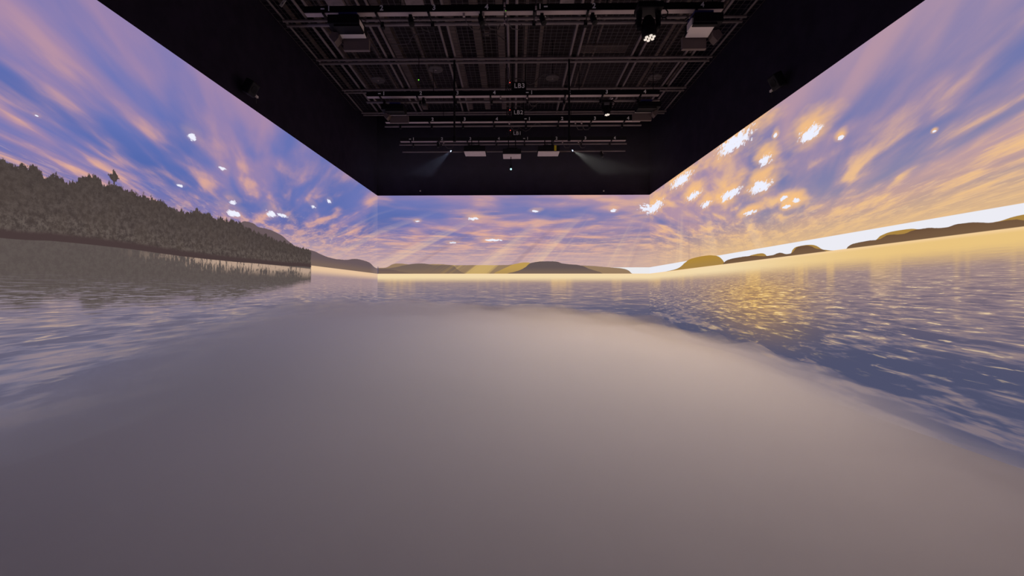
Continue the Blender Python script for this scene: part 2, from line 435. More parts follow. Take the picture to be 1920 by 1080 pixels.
# ------------------------------------------------------------------ mesh helpers
class MB:
    def __init__(s): s.v, s.f = [], []
    def add(s, vs, fs):
        k = len(s.v); s.v += [tuple(v) for v in vs]; s.f += [tuple(i + k for i in f) for f in fs]; return s
    def box(s, x0, x1, y0, y1, z0, z1, R=None, c=None):
        vs = [Vector((x, y, z)) for z in (z0, z1) for y in (y0, y1) for x in (x0, x1)]
        if R is not None:
            cc = Vector(c) if c else sum(vs, Vector()) / 8
            vs = [cc + R @ (v - cc) for v in vs]
        return s.add(vs, [(0, 2, 3, 1), (4, 5, 7, 6), (0, 1, 5, 4), (2, 6, 7, 3), (0, 4, 6, 2), (1, 3, 7, 5)])
    def bbox(s, c, d, R=None):
        return s.box(c[0] - d[0] / 2, c[0] + d[0] / 2, c[1] - d[1] / 2, c[1] + d[1] / 2, c[2] - d[2] / 2, c[2] + d[2] / 2, R)
    def tube(s, a, b, r, n=8, r2=None):
        a, b = Vector(a), Vector(b); d = (b - a).normalized()
        u = d.orthogonal().normalized(); w_ = d.cross(u); r2 = r if r2 is None else r2
        vs = []
        for i in range(n):
            t_ = 2 * math.pi * i / n; o = u * math.cos(t_) + w_ * math.sin(t_)
            vs += [a + o * r, b + o * r2]
        fs = [(2 * i, 2 * ((i + 1) % n), 2 * ((i + 1) % n) + 1, 2 * i + 1) for i in range(n)]
        fs += [tuple(2 * i for i in reversed(range(n))), tuple(2 * i + 1 for i in range(n))]
        return s.add(vs, fs)
    def path(s, pts, r, n=5):
        for a, b in zip(pts, pts[1:]): s.tube(a, b, r, n)
        return s
    def lathe(s, c, axis, prof, n=20):
        """prof: (distance along axis, radius)"""
        c, d = Vector(c), Vector(axis).normalized()
        u = d.orthogonal().normalized(); w_ = d.cross(u)
        vs = []
        for (h, r) in prof:
            for i in range(n):
                t_ = 2 * math.pi * i / n
                vs.append(c + d * h + (u * math.cos(t_) + w_ * math.sin(t_)) * max(r, 1e-4))
        fs = []
        for j in range(len(prof) - 1):
            for i in range(n):
                fs.append((j * n + i, j * n + (i + 1) % n, (j + 1) * n + (i + 1) % n, (j + 1) * n + i))
        fs += [tuple(reversed(range(n))), tuple((len(prof) - 1) * n + i for i in range(n))]
        return s.add(vs, fs)
    def build(s, name, m, parent=None, loc=None, bevel=0):
        me = bpy.data.meshes.new(name); me.from_pydata(s.v, [], s.f); me.update()
        me.materials.append(m)
        o = bpy.data.objects.new(name, me); COL.objects.link(o)
        if parent: o.parent = parent
        if loc: o.location = loc
        if bevel:
            b = o.modifiers.new('edge', 'BEVEL'); b.width = bevel; b.segments = 2; b.limit_method = 'ANGLE'
        return o
def tag(o, label=None, cat=None, group=None, kind=None):
    if label: o['label'] = label
    if cat: o['category'] = cat
    if group: o['group'] = group
    if kind: o['kind'] = kind
    return o
def thing(name, label, cat, loc=(0, 0, 0), group=None):
    o = bpy.data.objects.new(name, None); COL.objects.link(o); o.location = loc
    return tag(o, label, cat, group)
def text(name, s, size, loc, m, parent, rot=(math.radians(90), 0, 0), bold=0.0):
    c = bpy.data.curves.new(name, 'FONT'); c.body = s; c.size = size
    c.space_character = 1.12; c.align_x = 'CENTER'; c.align_y = 'CENTER'; c.extrude = 0.001; c.offset = bold
    tmp = bpy.data.objects.new(name, c); COL.objects.link(tmp)
    bpy.context.view_layer.update()
    me = bpy.data.meshes.new_from_object(tmp)
    bpy.data.objects.remove(tmp)
    me.materials.clear(); me.materials.append(m)
    o = bpy.data.objects.new(name, me); COL.objects.link(o)
    o.location = loc; o.rotation_euler = rot; o.parent = parent
    return o

# ------------------------------------------------------------------ the room
ZC = 7.9
tag(MB().box(XL - 0.4, XR + 0.4, -1.5, YB + 0.4, -0.2, 0).build('floor', M['floor']), kind='structure')
tag(MB().box(XL - 0.4, XR + 0.4, -1.5, YB + 0.4, ZC, ZC + 0.2).build('ceiling', M['ceiling']), kind='structure')
tag(MB().box(XL - 0.30, XL - 0.06, -1.5, YB + 0.3, 0, ZC).box(XL - 0.06, XL - 0.01, -1.5, YB, ZT + 0.004, ZC).build('wall_left', M['black_wall']), kind='structure')
tag(MB().box(XR + 0.06, XR + 0.30, -1.5, YB + 0.3, 0, ZC).box(XR + 0.01, XR + 0.06, -1.5, YB, ZT + 0.004, ZC).build('wall_right', M['black_wall']), kind='structure')
tag(MB().box(XL - 0.06, XR + 0.06, YB + 0.06, YB + 0.3, 0, ZC).box(XL - 0.01, XR + 0.01, YB + 0.01, YB + 0.06, ZT + 0.004, ZC).build('wall_back', M['black_wall']), kind='structure')

tag(MB().box(XL - 0.05, XL, Y_NEAR, YB, 0.0, ZT).build('projection_screen', picture('left')),
    'wide wall screen showing the dark wooded shore and blue evening sky', 'projection screen', 'projection screens round the room')
tag(MB().box(XL, XR, YB, YB + 0.05, 0.0, ZT).build('projection_screen', picture('back')),
    'end wall screen showing low hills, sun shafts and the lake horizon', 'projection screen', 'projection screens round the room')
tag(MB().box(XR, XR + 0.05, Y_NEAR, YB, 0.0, ZT).build('projection_screen', picture('right')),
    'wide wall screen showing glowing gaps in clouds and gold glints on the lake', 'projection screen', 'projection screens round the room')

# ------------------------------------------------------------------ low fog over the floor
def interp(pts, x):
    pts = sorted(pts)
    if x <= pts[0][0]: return pts[0][1]
    for (a, va), (b, vb) in zip(pts, pts[1:]):
        if x <= b:
            t_ = (x - a) / (b - a); t_ = t_ * t_ * (3 - 2 * t_); return va + (vb - va) * t_
    return pts[-1][1]
FR = [at_wall(*p, XR) for p in ((1218, 597), (1250, 603), (1290, 628), (1340, 645), (1400, 655), (1500, 690), (1640, 740), (1750, 778), (1920, 865))]
FB = [(at(x, y, YB).x, at(x, y, YB).z) for x, y in ((708, 587), (760, 586), (800, 583), (850, 577), (900, 577), (1000, 578), (1080, 583), (1120, 591), (1160, 598), (1190, 590), (1218, 597))]
FL = [at_wall(*p, XL) for p in ((700, 586), (650, 577), (583, 575), (500, 582), (350, 605), (200, 635), (0, 690))]
def fog_top(x, y):
    u = (x - XL) / (XR - XL)
    zr = interp(FR, y); zl = interp(FL, y); zb = interp(FB, x)
    e = max(0.0, u) ** 3.0
    side = zl * (1 - e) + zr * e
    wb = math.exp(-((YB - y) / 2.2) ** 2)
    edge = math.exp(-min(x - XL, XR - x) / 0.8)
    z = side * (1 - wb * (1 - edge)) + zb * wb * (1 - edge)
    near = min(1.0, max(0.0, (y - 0.5) / 6.0))
    z *= 0.55 + 0.45 * near * near * (3 - 2 * near)
    n = mnoise.fractal(Vector((x * 0.7, y * 0.7, 3.0)), 0.8, 2.0, 4)
    return max(0.03, z * (1 + (0.03 + 0.07 * near) * n))
def fog_material(name, dens):
    g = G(name)
    v = g.new('ShaderNodeVolumeScatter')
    v.inputs['Color'].default_value = (0.93, 0.88, 0.93, 1)
    v.inputs['Density'].default_value = dens
    v.inputs['Anisotropy'].default_value = 0.1
    o = g.new('ShaderNodeOutputMaterial'); g.t.links.new(v.outputs[0], o.inputs['Volume'])
    return g.mat
def fog_body(name, mat, top_of, parent=None, ins=0.006):
    nx, ny = 90, 140
    fx0, fx1, fy0, fy1 = XL + ins, XR - ins, -1.2, YB - ins
    fv, ff = [], []
    for j in range(ny + 1):
        y = fy0 + (fy1 - fy0) * j / ny
        for i in range(nx + 1):
            x = fx0 + (fx1 - fx0) * i / nx
            fv.append((x, y, top_of(x, y)))
    nt = len(fv)
    fv += [(x, y, ins * 0.6) for x, y, z in fv]
    W_ = nx + 1
    for j in range(ny):
        for i in range(nx):
            a = j * W_ + i
            ff.append((a, a + 1, a + 1 + W_, a + W_)); ff.append((nt + a, nt + a + W_, nt + a + 1 + W_, nt + a + 1))
    for i in range(nx):
        ff.append((i + 1, i, nt + i, nt + i + 1)); a = ny * W_ + i; ff.append((a, a + 1, nt + a + 1, nt + a))
    for j in range(ny):
        a = j * W_; ff.append((a, a + W_, nt + a + W_, nt + a)); a += nx; ff.append((a + W_, a, nt + a, nt + a + W_))
    o = MB().add(fv, ff).build(name, mat, parent)
    for p in o.data.polygons: p.use_smooth = True
    return o
def wisp_top(x, y):
    n = mnoise.fractal(Vector((x * 1.1, y * 1.1, 8.0)), 0.8, 2.0, 4)
    far = min(1.0, max(0.0, (y - 2) / 6.0))
    return max(0.04, fog_top(x, y) + 0.10 + 0.16 * n * far)
fog = fog_body('low_fog', fog_material('low_fog', 1.0), lambda x, y: max(0.02, fog_top(x, y) - 0.14))
tag(fog, 'thick pale stage fog lying over the whole floor and lapping at the screens', 'fog', kind='stuff')
fog_body('fog_wisps', fog_material('thin_fog', 0.55), wisp_top, fog, 0.012)['label'] = 'thin wisps on top of the fog'
# ------------------------------------------------------------------ pipe grid and wire mesh overhead
LX = [-0.03 + 1.357 * k for k in (-2.83, -2, -1, 0, 1, 2, 2.85)]         # lengthwise pairs
TY = [12.35, 10.94, 9.52, 8.14, 6.74]                    # crosswise pairs
TY += [5.34, 3.94]
YE = 12.45
ordn = ['first', 'second', 'third', 'fourth', 'fifth', 'sixth', 'seventh', 'eighth']
pr = 0.026
for i, y in enumerate(TY):
    t = thing('pipe_pair', 'crosswise pair of grey grid pipes, %s from the end wall' % ordn[i], 'pipe', (0, y, ZG), 'crosswise pipe pairs of the ceiling grid')
    for dy_ in (-0.075, 0.075):
        MB().tube((-4.40, dy_, 0), (4.36, dy_, 0), pr, 8).build('pipe', M['pipe'], t)
    for x in LX:
        MB().bbox((x, 0, 0.03), (0.07, 0.22, 0.05)).build('coupler', M['blackm'], t)
nm = ['leftmost', 'second from the left', 'third from the left', 'middle', 'third from the right', 'second from the right', 'rightmost']
for i, x in enumerate(LX):
    t = thing('pipe_pair', 'lengthwise pair of grey pipes under the wire mesh, %s of seven' % nm[i], 'pipe', (x, 0, ZG + 0.056), 'lengthwise pipe pairs of the ceiling grid')
    for dx_ in (-0.085, 0.085):
        MB().tube((dx_, 1.0, 0), (dx_, YE, 0), pr, 8).build('pipe', M['pipe'], t)
for sgn, xx, nme in ((-1, XL + 0.20, 'forest'), (1, XR - 0.20, 'sunset')):
    o = MB().tube((0, 1.0, 0), (0, YE, 0), 0.018, 8).build('edge_pipe', M['pipe'], None, (xx, 0, ZG + 0.075))
    tag(o, 'thin single pipe edging the grid along the %s side wall' % nme, 'pipe')

# wire mesh: one panel for every bay, all clipped to the grid
mt = thing('wire_mesh_ceiling', 'black wire mesh spread over the pipe grid, full of small square openings', 'wire mesh', (0, 0, ZG + 0.11))
xs = [XL + 0.02] + LX + [XR - 0.02]
ys = sorted(TY)
for a, b in zip(xs, xs[1:]):
    for c, d in zip(ys, ys[1:]):
        if b - a < 0.2: continue
        mb = MB(); n = max(2, round((b - a) / 0.113)); hw = 0.0030
        for k in range(n + 1):
            x = a + (b - a) * k / n; mb.box(x - hw, x + hw, c, d, 0, 2 * hw)
        n = max(2, round((d - c) / 0.117))
        for k in range(n + 1):
            y = c + (d - c) * k / n; mb.box(a, b, y - hw, y + hw, 2 * hw, 4 * hw)
        mb.build('mesh_panel', M['wire'], mt)

# flat joists, ducts and pipes above the mesh
def over(px, y0p, y1p, wpx, name, label, cat, z, m, group, hgt=0.16, px2=None):
    """a lengthwise member seen through the mesh at height z"""
    Ya = F_PX * (z - CAM_H) / (PY0 - y1p); Yb_ = F_PX * (z - CAM_H) / (PY0 - y0p)
    x = at(px, (y0p + y1p) / 2, (Ya + Yb_) / 2).x
    wd = wpx * (Ya + Yb_) / 2 / F_PX
    y_lo, y_hi = min(Ya, Yb_), max(Ya, Yb_)
    o = MB().box(-wd / 2, wd / 2, 0, y_hi - y_lo, 0, hgt).build(name, m, None, (x, y_lo, z))
    return tag(o, label, cat, group)
jl = [(757, 'second joist left of the middle pipes'), (862, 'joist left of the middle pipes, beside the black hoist cable'),
      (903, 'joist crossing the junction box, left of the middle'), (942, 'joist just left of the middle pipes')]
for k, (px, lb) in enumerate(jl):
    over(px, -20, 205, 12, 'joist', 'broad flat brown ceiling joist, ' + lb, 'joist', 7.25, M['joist'], 'flat joists above the wire mesh')
jr = [(985, 5, 'narrow joist just right of the middle pipes'), (1012, 6, 'narrow joist third right of the middle'), (1098, 3, 'thin rail left of the pale cable tray'),
      (1115, 3, 'thin rail at the left end of the cable tray'), (1238, 5, 'narrow joist right of the nearest moving light'), (1252, 3, 'thin rail beside the nearest right joist'),
      (640, 6, 'narrow joist above the left projector'), (660, 4, 'thin rail above the left projector'), (600, 4, 'thin rail nearest the left edge of the grid'),
      (704, 4, 'thin rail right of the left projector'), (1300, 4, 'thin rail above the right projector'), (790, 4, 'thin rail between the second and third joists')]
for px, wd, lb in jr:
    over(px, -20, 170, wd, 'ceiling_rail', 'brown ' + lb, 'rail', 7.15, M['joist'], 'narrow rails above the wire mesh', 0.08)
t = thing('junction_box', 'small square junction boxes on both edges of a brown joist', 'junction box', (at(903, 65, 9.4).x, 9.4, 7.305))
MB().bbox((-0.115, 0, 0), (0.09, 0.14, 0.10)).build('box_body', M['joist'], t); MB().bbox((0.115, 0, 0), (0.09, 0.14, 0.10)).build('box_body', M['joist'], t)
p0 = at(1085, 93, 9.7); p1 = at(1175, 93, 9.7)
t = thing('cable_tray', 'pale ribbed cable tray lying crosswise above the mesh', 'cable tray', ((p0.x + p1.x) / 2, 9.7, p0.z))
L_ = p1.x - p0.x
MB().box(-L_ / 2, L_ / 2, -0.14, -0.12, 0, 0.05).box(-L_ / 2, L_ / 2, 0.12, 0.14, 0, 0.05).build('side_rail', M['joist'], t)
mb = MB()
for k in range(34):
    x = -L_ / 2 + L_ * (k + 0.5) / 34; mb.box(x - 0.008, x + 0.008, -0.12, 0.12, 0, 0.012)
mb.build('rungs', M['joist'], t)
for px, py, wpx, lb in ((625, 4, 32, 'left of the paper tag end of the nearest bar'), (775, 3, 34, 'over the number 3 of the nearest bar'), (1064, 2, 26, 'over the number 2 of the nearest bar')):
    p = at(px, py, 6.72)
    p = at(px, py - 6, 7.0)
    wd = wpx * p.y / F_PX
    tag(MB().bbox((0, 0, 0), (wd, 0.34, 0.05)).build('ceiling_panel', M['duct'], None, p), 'small grey panel above the mesh, ' + lb.replace('left of the paper tag end', 'near the left end'), 'panel', 'grey panels above the nearest bar')

# round speakers above the mesh
for px, py, lb in ((709, 151, 'over the left end of the third bar'), (817, 131, 'beside the small green light'),
                   (1036, 147, 'right of the middle cable drop'), (1228, 146, 'over the right end of the third bar')):
    z = ZG + 0.20; k = (z - CAM_H) / ray(px, py)[2]; d = ray(px, py); p = Vector((d[0] * k, d[1] * k, z))
    t = thing('round_speaker', 'round flat grey ceiling disc, ' + lb, 'ceiling speaker', p, 'round grey discs in the ceiling')
    MB().lathe((0, 0, 0), (0, 0, 1), [(0, 0.0), (0.0, 0.165), (0.02, 0.175), (0.05, 0.16), (0.07, 0.05), (0.07, 0)], 28).build('grille', M['disc'], t)
    MB().lathe((0, 0, -0.015), (0, 0, 1), [(0, 0), (0, 0.016), (0.02, 0.02), (0.02, 0)], 12).build('hub', M['raceway'], t)
    MB().tube((0, 0, 0.06), (0, 0, ZC - z), 0.01, 6).build('stem', M['blackm'], t)

# ------------------------------------------------------------------ lighting bars
WB = 6.6
BARS = [(12.5, 'LB1'), (11.07, 'LB2'), (9.6, 'LB3'), (6.7, None)]
XC = 0.08
def along(bi, px, dz=0.0, dy=0.0):
    y = BARS[bi][0] + dy
    # x at which the bar's line is seen in column px
    a = (px - PX0) / F_PX
    return (a * CS - SN) / (a * SN + CS) * y
near_lbl = ['nearest the end wall, marked LB1', 'second from the end wall, marked LB2', 'third from the end wall, marked LB3', 'largest, along the top edge of the picture']
ext = [(750, 1174), (722, 1202), (687, 1237), (570, 1357)]
numx = [-0.44, -0.313, -0.187, -0.061, 0.066, 0.194, 0.321, 0.45]
for bi, (y, name) in enumerate(BARS):
    x0, x1 = along(bi, ext[bi][0]), along(bi, ext[bi][1]); xc = (x0 + x1) / 2; L_ = x1 - x0
    t = thing('lighting_bar', 'long lighting bar with numbered outlets, ' + near_lbl[bi], 'lighting bar', (xc, y, ZB), 'numbered lighting bars')
    MB().box(-L_ / 2, L_ / 2, 0, 0.012, 0.0, 0.10).box(-L_ / 2, L_ / 2, 0.10, 0.112, 0.0, 0.10).box(-L_ / 2, L_ / 2, 0.012, 0.10, 0.09, 0.10).build('raceway', M['black'], t)
    MB().box(-L_ / 2 + 0.002, L_ / 2 - 0.002, 0.006, 0.104, -0.008, 0.004).build('raceway_cover', M['raceway'], t)['label'] = 'pale underside of the raceway'
    MB().tube((-L_ / 2 - 0.1, 0.32, -0.0), (L_ / 2 + 0.1, 0.32, -0.0), 0.024, 10).build('pipe', M['pipe'], t)
    if bi == 0:
        zz = at(960, 284, y + 0.1).z - ZB
        MB().tube((-L_ / 2 + 0.05, 0.1, zz), (L_ / 2, 0.1, zz), 0.02, 10).build('lower_pipe', M['pipe'], t)
    for i, nx_ in enumerate(numx):
        s_ = str(i % 4 + 1); x = nx_ * L_
        text('number', s_, 0.115, (x, -0.004, 0.055), M['letter'], t, bold=0.003)
        MB().bbox((x - 0.09, 0.06, -0.012), (0.035, 0.13, 0.03)).build('strap', M['blackm'], t)
        MB().bbox((x - 0.08, 0.32, -0.02), (0.05, 0.075, 0.09)).tube((x - 0.09, 0.06, -0.01), (x - 0.08, 0.32, -0.03), 0.009, 6).build('pipe_clamp', M['blackm'], t)
        if i in (0, 4):
            MB().bbox((x - 0.10 if not (bi == 3 and i == 4) else x + 0.09, -0.003, 0.055), (0.06, 0.004, 0.02)).build('dash_mark', M['letter'], t)
        if i % 2: MB().tube((x + 0.25, 0.2, 0.1), (x + 0.25, 0.2, ZG - ZB - 0.03), 0.007, 6).build('hanger_cable', M['blackm'], t)
    # a few connector tails hanging from the raceway
    rr = random.Random(bi * 5 + 1)
    for k in range(3):
        x = rr.uniform(-0.42, 0.42) * L_
        if bi >= 2 and any(abs(x + xc - v) < 0.75 for v in (-2.35, 2.1, 2.2, 2.9, -2.6)): continue
        pts = [Vector((x, 0.05, -0.005)), Vector((x + 0.03, 0.10, -0.10)), Vector((x + 0.10, 0.20, -0.16)), Vector((x + 0.22, 0.30, -0.12)), Vector((x + 0.26, 0.32, -0.02))]
        MB().path(pts, 0.007, 6).build('cable_tail', M['cable'], t)
        MB().bbox((x, 0.05, -0.03), (0.035, 0.035, 0.06)).build('connector', M['raceway'], t)

# cable drops in the middle with the bar names
for bi, (lx, ly), (rx, ry) in ((2, (974, 161), (956, 157)), (1, (972, 211), (956, 208)), (0, (970, 250), (957, 246))):
    y = BARS[bi][0] - 0.02; p = at(lx, ly, y)
    sc = 1.0
    t = thing('name_plate', 'black plate above the middle of a lighting bar, lettered %s' % BARS[bi][1], 'sign', p, 'lettered plates of the lighting bars')
    MB().box(-0.17, 0.15, 0.004, 0.03, -0.09, 0.09).build('plate', M['black'], t)
    text('lettering', BARS[bi][1], 0.145, (0.0, 0, 0.0), M['letter'], t, bold=0.0025)
    MB().box(-0.16, -0.14, 0.012, 0.022, 0.07, ZG - 0.04 - p.z).box(0.12, 0.14, 0.012, 0.022, 0.07, ZG - 0.04 - p.z).build('bracket', M['blackm'], t)
    q = at(rx, ry, y) - p
    b = MB().bbox((q.x, 0.004, q.z - 0.02), (0.05, 0.03, 0.14)).build('indicator_box', M['blackm'], t)
    MB().lathe((q.x, -0.012, q.z + 0.02), (0, -1, 0), [(0, 0.012), (0.008, 0.010), (0.012, 0.0)], 10).build('red_light', M['red_led'], b)
    MB().bbox((q.x, -0.012, q.z - 0.035), (0.022, 0.004, 0.07)).build('label_strip', M['joist'], b)
    x = p.x
    tg = thing('cable_drop', 'looped black cable bundle hanging to the bar marked %s' % BARS[bi][1], 'cable', (x - 0.20, y + 0.25, ZB), 'cable bundles feeding the bars')
    for k in range(3):
        ox = -0.05 + 0.05 * k
        pts = [Vector((ox, 0, ZG - ZB)), Vector((ox + 0.02, 0.02, 0.5)), Vector((ox - 0.06, 0.0, 0.30)), Vector((ox + 0.02, 0, 0.12)), Vector((ox, -0.02, 0.03))]
        MB().path(pts, 0.011, 6).build('cable', M['cable'], tg)
    pts = [Vector((0.0, 0, 0.4)) + Vector((0.9 * u, 0.05, 0.10 * math.sin(u * 9) + 0.14 * u)) for u in [k / 8 for k in range(9)]]
    MB().path(pts, 0.012, 6).build('cable_loop', M['cable'], tg)
# cable chain of the nearest bar, with connectors
p = at(946, 18, 6.66)
t = thing('cable_drop', 'thin cable with small pale connectors crossing the nearest bar left of centre', 'cable', p, 'cable bundles feeding the bars')
MB().tube((0, 0, 0.3), (0, 0, -0.28), 0.010, 8).build('cable', M['cable'], t)
for dz_ in (0.07, -0.02, -0.20): MB().bbox((0.0, -0.008, dz_), (0.028, 0.028, 0.055)).build('connector', M['raceway'], t)
MB().bbox((0.02, -0.025, -0.035), (0.010, 0.006, 0.010)).build('green_light', M['green_led'], t)
p = at(1005, 18, 6.66)
t = thing('cable_drop', 'thin cable with small pale connectors crossing the nearest bar right of centre', 'cable', p, 'cable bundles feeding the bars')
MB().tube((0, 0, 0.3), (0, 0, -0.22), 0.010, 8).build('cable', M['cable'], t)
for dz_ in (0.02, -0.15): MB().bbox((0.0, -0.008, dz_), (0.028, 0.028, 0.05)).build('connector', M['raceway'], t)

# black hoist cables
for px, lb in ((852, 'left'), (1067, 'right')):
    y = 9.45; z0 = at(px, 262, 12.4).z
    a = at(px, 112, 9.45)
    t = thing('hoist_rope', 'black hoist rope hanging from the grid beside the %s' % ('third joist left of centre' if lb == 'left' else 'paired pipes right of centre'), 'rope', (a.x, 9.45, 0), 'black hoist ropes')
    MB().tube((0, 0, ZG - 0.03), (0, 0, ZG - 1.75), 0.022, 8).build('rope', M['blackm'], t)
    MB().bbox((0, 0, ZG - 1.78), (0.06, 0.06, 0.10)).build('hook', M['blackm'], t)

# loose cables on the mesh
cabs = [((700, 78), (760, 82), (775, 66), (800, 60), 'drooping over the bay left of the second joist'),
        ((790, 52), (806, 60), (822, 58), (840, 60), 'curving beside the second joist'),
        ((905, 66), (925, 64), (938, 70), (948, 78), 'running from the junction box'),
        ((640, 36), (668, 34), (700, 38), (720, 33), 'along the first crosswise pipes above the left projector')]
for a, b, c, d, lb in cabs:
    pts = [at(x, y, 800 * (ZG - CAM_H + 0.14) / (545 - y)) for x, y in (a, b, c, d)]
    pts = [(0.5 * ((2 * p1) + (-p0 + p2) * u + (2 * p0 - 5 * p1 + 4 * p2 - p3) * u * u + (-p0 + 3 * p1 - 3 * p2 + p3) * u ** 3))
           for i in range(3) for p0, p1, p2, p3 in [(pts[max(0, i - 1)], pts[i], pts[i + 1], pts[min(3, i + 2)])] for u in [k / 6 for k in range(6)]]
    for q in pts: q.z = ZG + 0.15
    o = pts[0].copy()
    tag(MB().path([p - o for p in pts], 0.010, 6).build('loose_cable', M['cable'], None, o), 'thin grey cable on the mesh, ' + lb, 'cable', 'loose cables on the wire mesh')
p = at(785, 150, 9.3)
t = thing('indicator_light', 'tiny green indicator light among the ceiling pipes', 'light', (p.x, p.y, p.z))
MB().lathe((0, 0, 0), (0, -1, 0), [(0, 0.014), (0.012, 0.012), (0.02, 0.001)], 12).build('bulb', M['green_led'], t)
MB().tube((0, 0.02, 0), (0, 0.02, ZG + 0.12 - p.z), 0.008, 6).build('stem', M['blackm'], t)
p = at(530, 6, 6.4); k = (ZG - 0.03 - CAM_H) / ray(530, 6)[2]; d = ray(530, 6); p = Vector((d[0] * k, d[1] * k, ZG - 0.03))
t = thing('paper_tag', 'small white printed paper tag hanging below the grid at the top of the photo', 'tag', p)
R_ = Matrix.Rotation(0.62, 3, 'Y')
MB().bbox((0, 0, 0), (0.055, 0.004, 0.14), R_).build('paper', M['paper'], t)
MB().bbox((0.0, -0.0035, 0), (0.012, 0.002, 0.03), R_).build('print', M['disc'], t)
MB().tube((0.04, 0, 0.055), (0.05, 0, 0.13), 0.003, 5).build('string', M['cable'], t)

# ------------------------------------------------------------------ moving lights
def moving_light(px, py, Y, s, label, hook):
    p = at(px, py, Y)                                 # centre of the lens face
    t = thing('moving_light', label, 'stage light', (p.x, Y, p.z), 'moving stage lights')
    tilt = Matrix.Rotation(math.radians(-3), 3, 'X') @ Matrix.Rotation(math.radians(-4), 3, 'Y')
    ax = tilt @ Vector((0, 0, 1))
    MB().lathe((0, 0, 0), ax, [(0.0, 0.0), (0.0, 0.105 * s), (0.03 * s, 0.115 * s), (0.12 * s, 0.12 * s), (0.26 * s, 0.10 * s), (0.34 * s, 0.06 * s), (0.36 * s, 0)], 26).build('head', M['black'], t)
    u = tilt @ Vector((1, 0, 0)); v = tilt @ Vector((0, 1, 0))
    for k in range(7):
        if k == 0: c = Vector((0, 0, 0))
        else:
            an = k * math.pi / 3 + math.pi / 6; c = (u * math.cos(an) + v * math.sin(an)) * 0.066 * s
        MB().lathe(c - ax * 0.004, -ax, [(-0.004, 0.026 * s), (0.004, 0.025 * s), (0.012 * s, 0.015 * s), (0.016 * s, 0.0)], 12).build('lens', M['lens_white'], t)
    mid = ax * 0.17 * s
    for sg in (-1, 1):
        MB().tube(mid + u * 0.12 * s * sg, mid + u * 0.17 * s * sg, 0.05 * s, 12).tube(mid + u * 0.155 * s * sg, mid + u * 0.15 * s * sg + Vector((0, 0, 0.25 * s)), 0.035 * s, 10, 0.05 * s).build('yoke_arm', M['black'], t)
    zb = mid.z + 0.25 * s
    ct = ZB - 0.03 - p.z                              # clamps reach up to the underside of the bar
    MB().bbox((mid.x, mid.y, zb + 0.045 * s), (0.40 * s, 0.26 * s, 0.10 * s)).build('base', M['black'], t, bevel=0.01)
    for sg in (-1, 1):
        MB().tube((mid.x + 0.10 * s * sg, mid.y, zb + 0.09 * s), (mid.x + 0.10 * s * sg, mid.y + hook, ct), 0.022, 8).build('clamp', M['blackm'], t)
    MB().tube((mid.x + 0.05, mid.y - 0.05, zb + 0.06 * s), (mid.x + 0.12, mid.y - 0.09, zb + 0.13 * s), 0.014, 8).build('bolt', M['greycase'], t)
    pts = [Vector((mid.x + 0.19 * s + 0.10 * s * math.sin(k * 0.9), mid.y - 0.05, zb - 0.04 * s - 0.10 * s * math.cos(k * 0.8))) for k in range(9)]
    MB().path(pts, 0.009, 6).build('power_cable', M['black'], t)
    return t
moving_light(1218, 71, 6.5, 0.95, 'black moving head light with seven bright lenses, on the nearest bar at the number 3', 0.25)
moving_light(1138.5, 215, 9.8, 0.62, 'black moving head light with bright lenses below the bar marked LB3', 0.12)

# small black clamped lamps along the nearest bar and others
smalls = [(770, 26, 6.75, 'on the nearest bar between the numbers 2 and 3', 1), (901, 28, 6.75, 'on the nearest bar left of the number 4', 1),
          (1016, 32, 6.75, 'on the nearest bar right of the centre cable', 1), (1111, 22, 6.75, 'on the nearest bar under the second number 2', 1),
          (794, 184, 9.65, 'on the bar marked LB3 under its number 2', 1),
          (821, 271, 12.5, 'on the bar marked LB1 left of the lit lens', 1), (1127, 280, 12.60, 'on the lower pipe right of the lit lens', 1)]
for px, py, Y, lb, s in smalls:
    p = at(px, py, Y); p.z = min(p.z, 5.612) if 'lower pipe' in lb else min(p.z, ZB - 0.115)
    t = thing('clamped_spotlight', 'small black spotlight ' + lb, 'stage light', p, 'small clamped spotlights')
    ax = Vector((0.25, -0.4, -1)).normalized()
    MB().lathe((0, 0, 0.03), ax, [(-0.02, 0), (-0.02, 0.03), (0.0, 0.045), (0.13, 0.045), (0.14, 0.0)], 14).build('housing', M['black'], t)
    MB().bbox((0, 0, 0.06), (0.05, 0.06, 0.05)).build('clamp', M['blackm'], t)
    MB().tube((0.03, 0, 0.06), (0.055, -0.02, 0.03), 0.010, 6).build('wing_nut', M['greycase'], t)
    MB().path([Vector((0.02, 0, 0.05)) + Vector((0.03 * k, 0.01, -0.03 * abs(math.sin(k)))) for k in range(6)], 0.006, 5).build('power_cable', M['cable'], t)

# ------------------------------------------------------------------ projectors
def throw(p, target, power, color, size=75, parent=None, radius=0.06):
    ld = bpy.data.lights.new('projector_beam', 'SPOT'); ld.energy = power; ld.color = color
    ld.spot_size = math.radians(size); ld.spot_blend = 0.9; ld.shadow_soft_size = radius
    lo = bpy.data.objects.new('projector_beam', ld); COL.objects.link(lo)
    lo.location = p; lo.rotation_euler = (Vector(target) - Vector(p)).to_track_quat('-Z', 'Y').to_euler()
    return lo
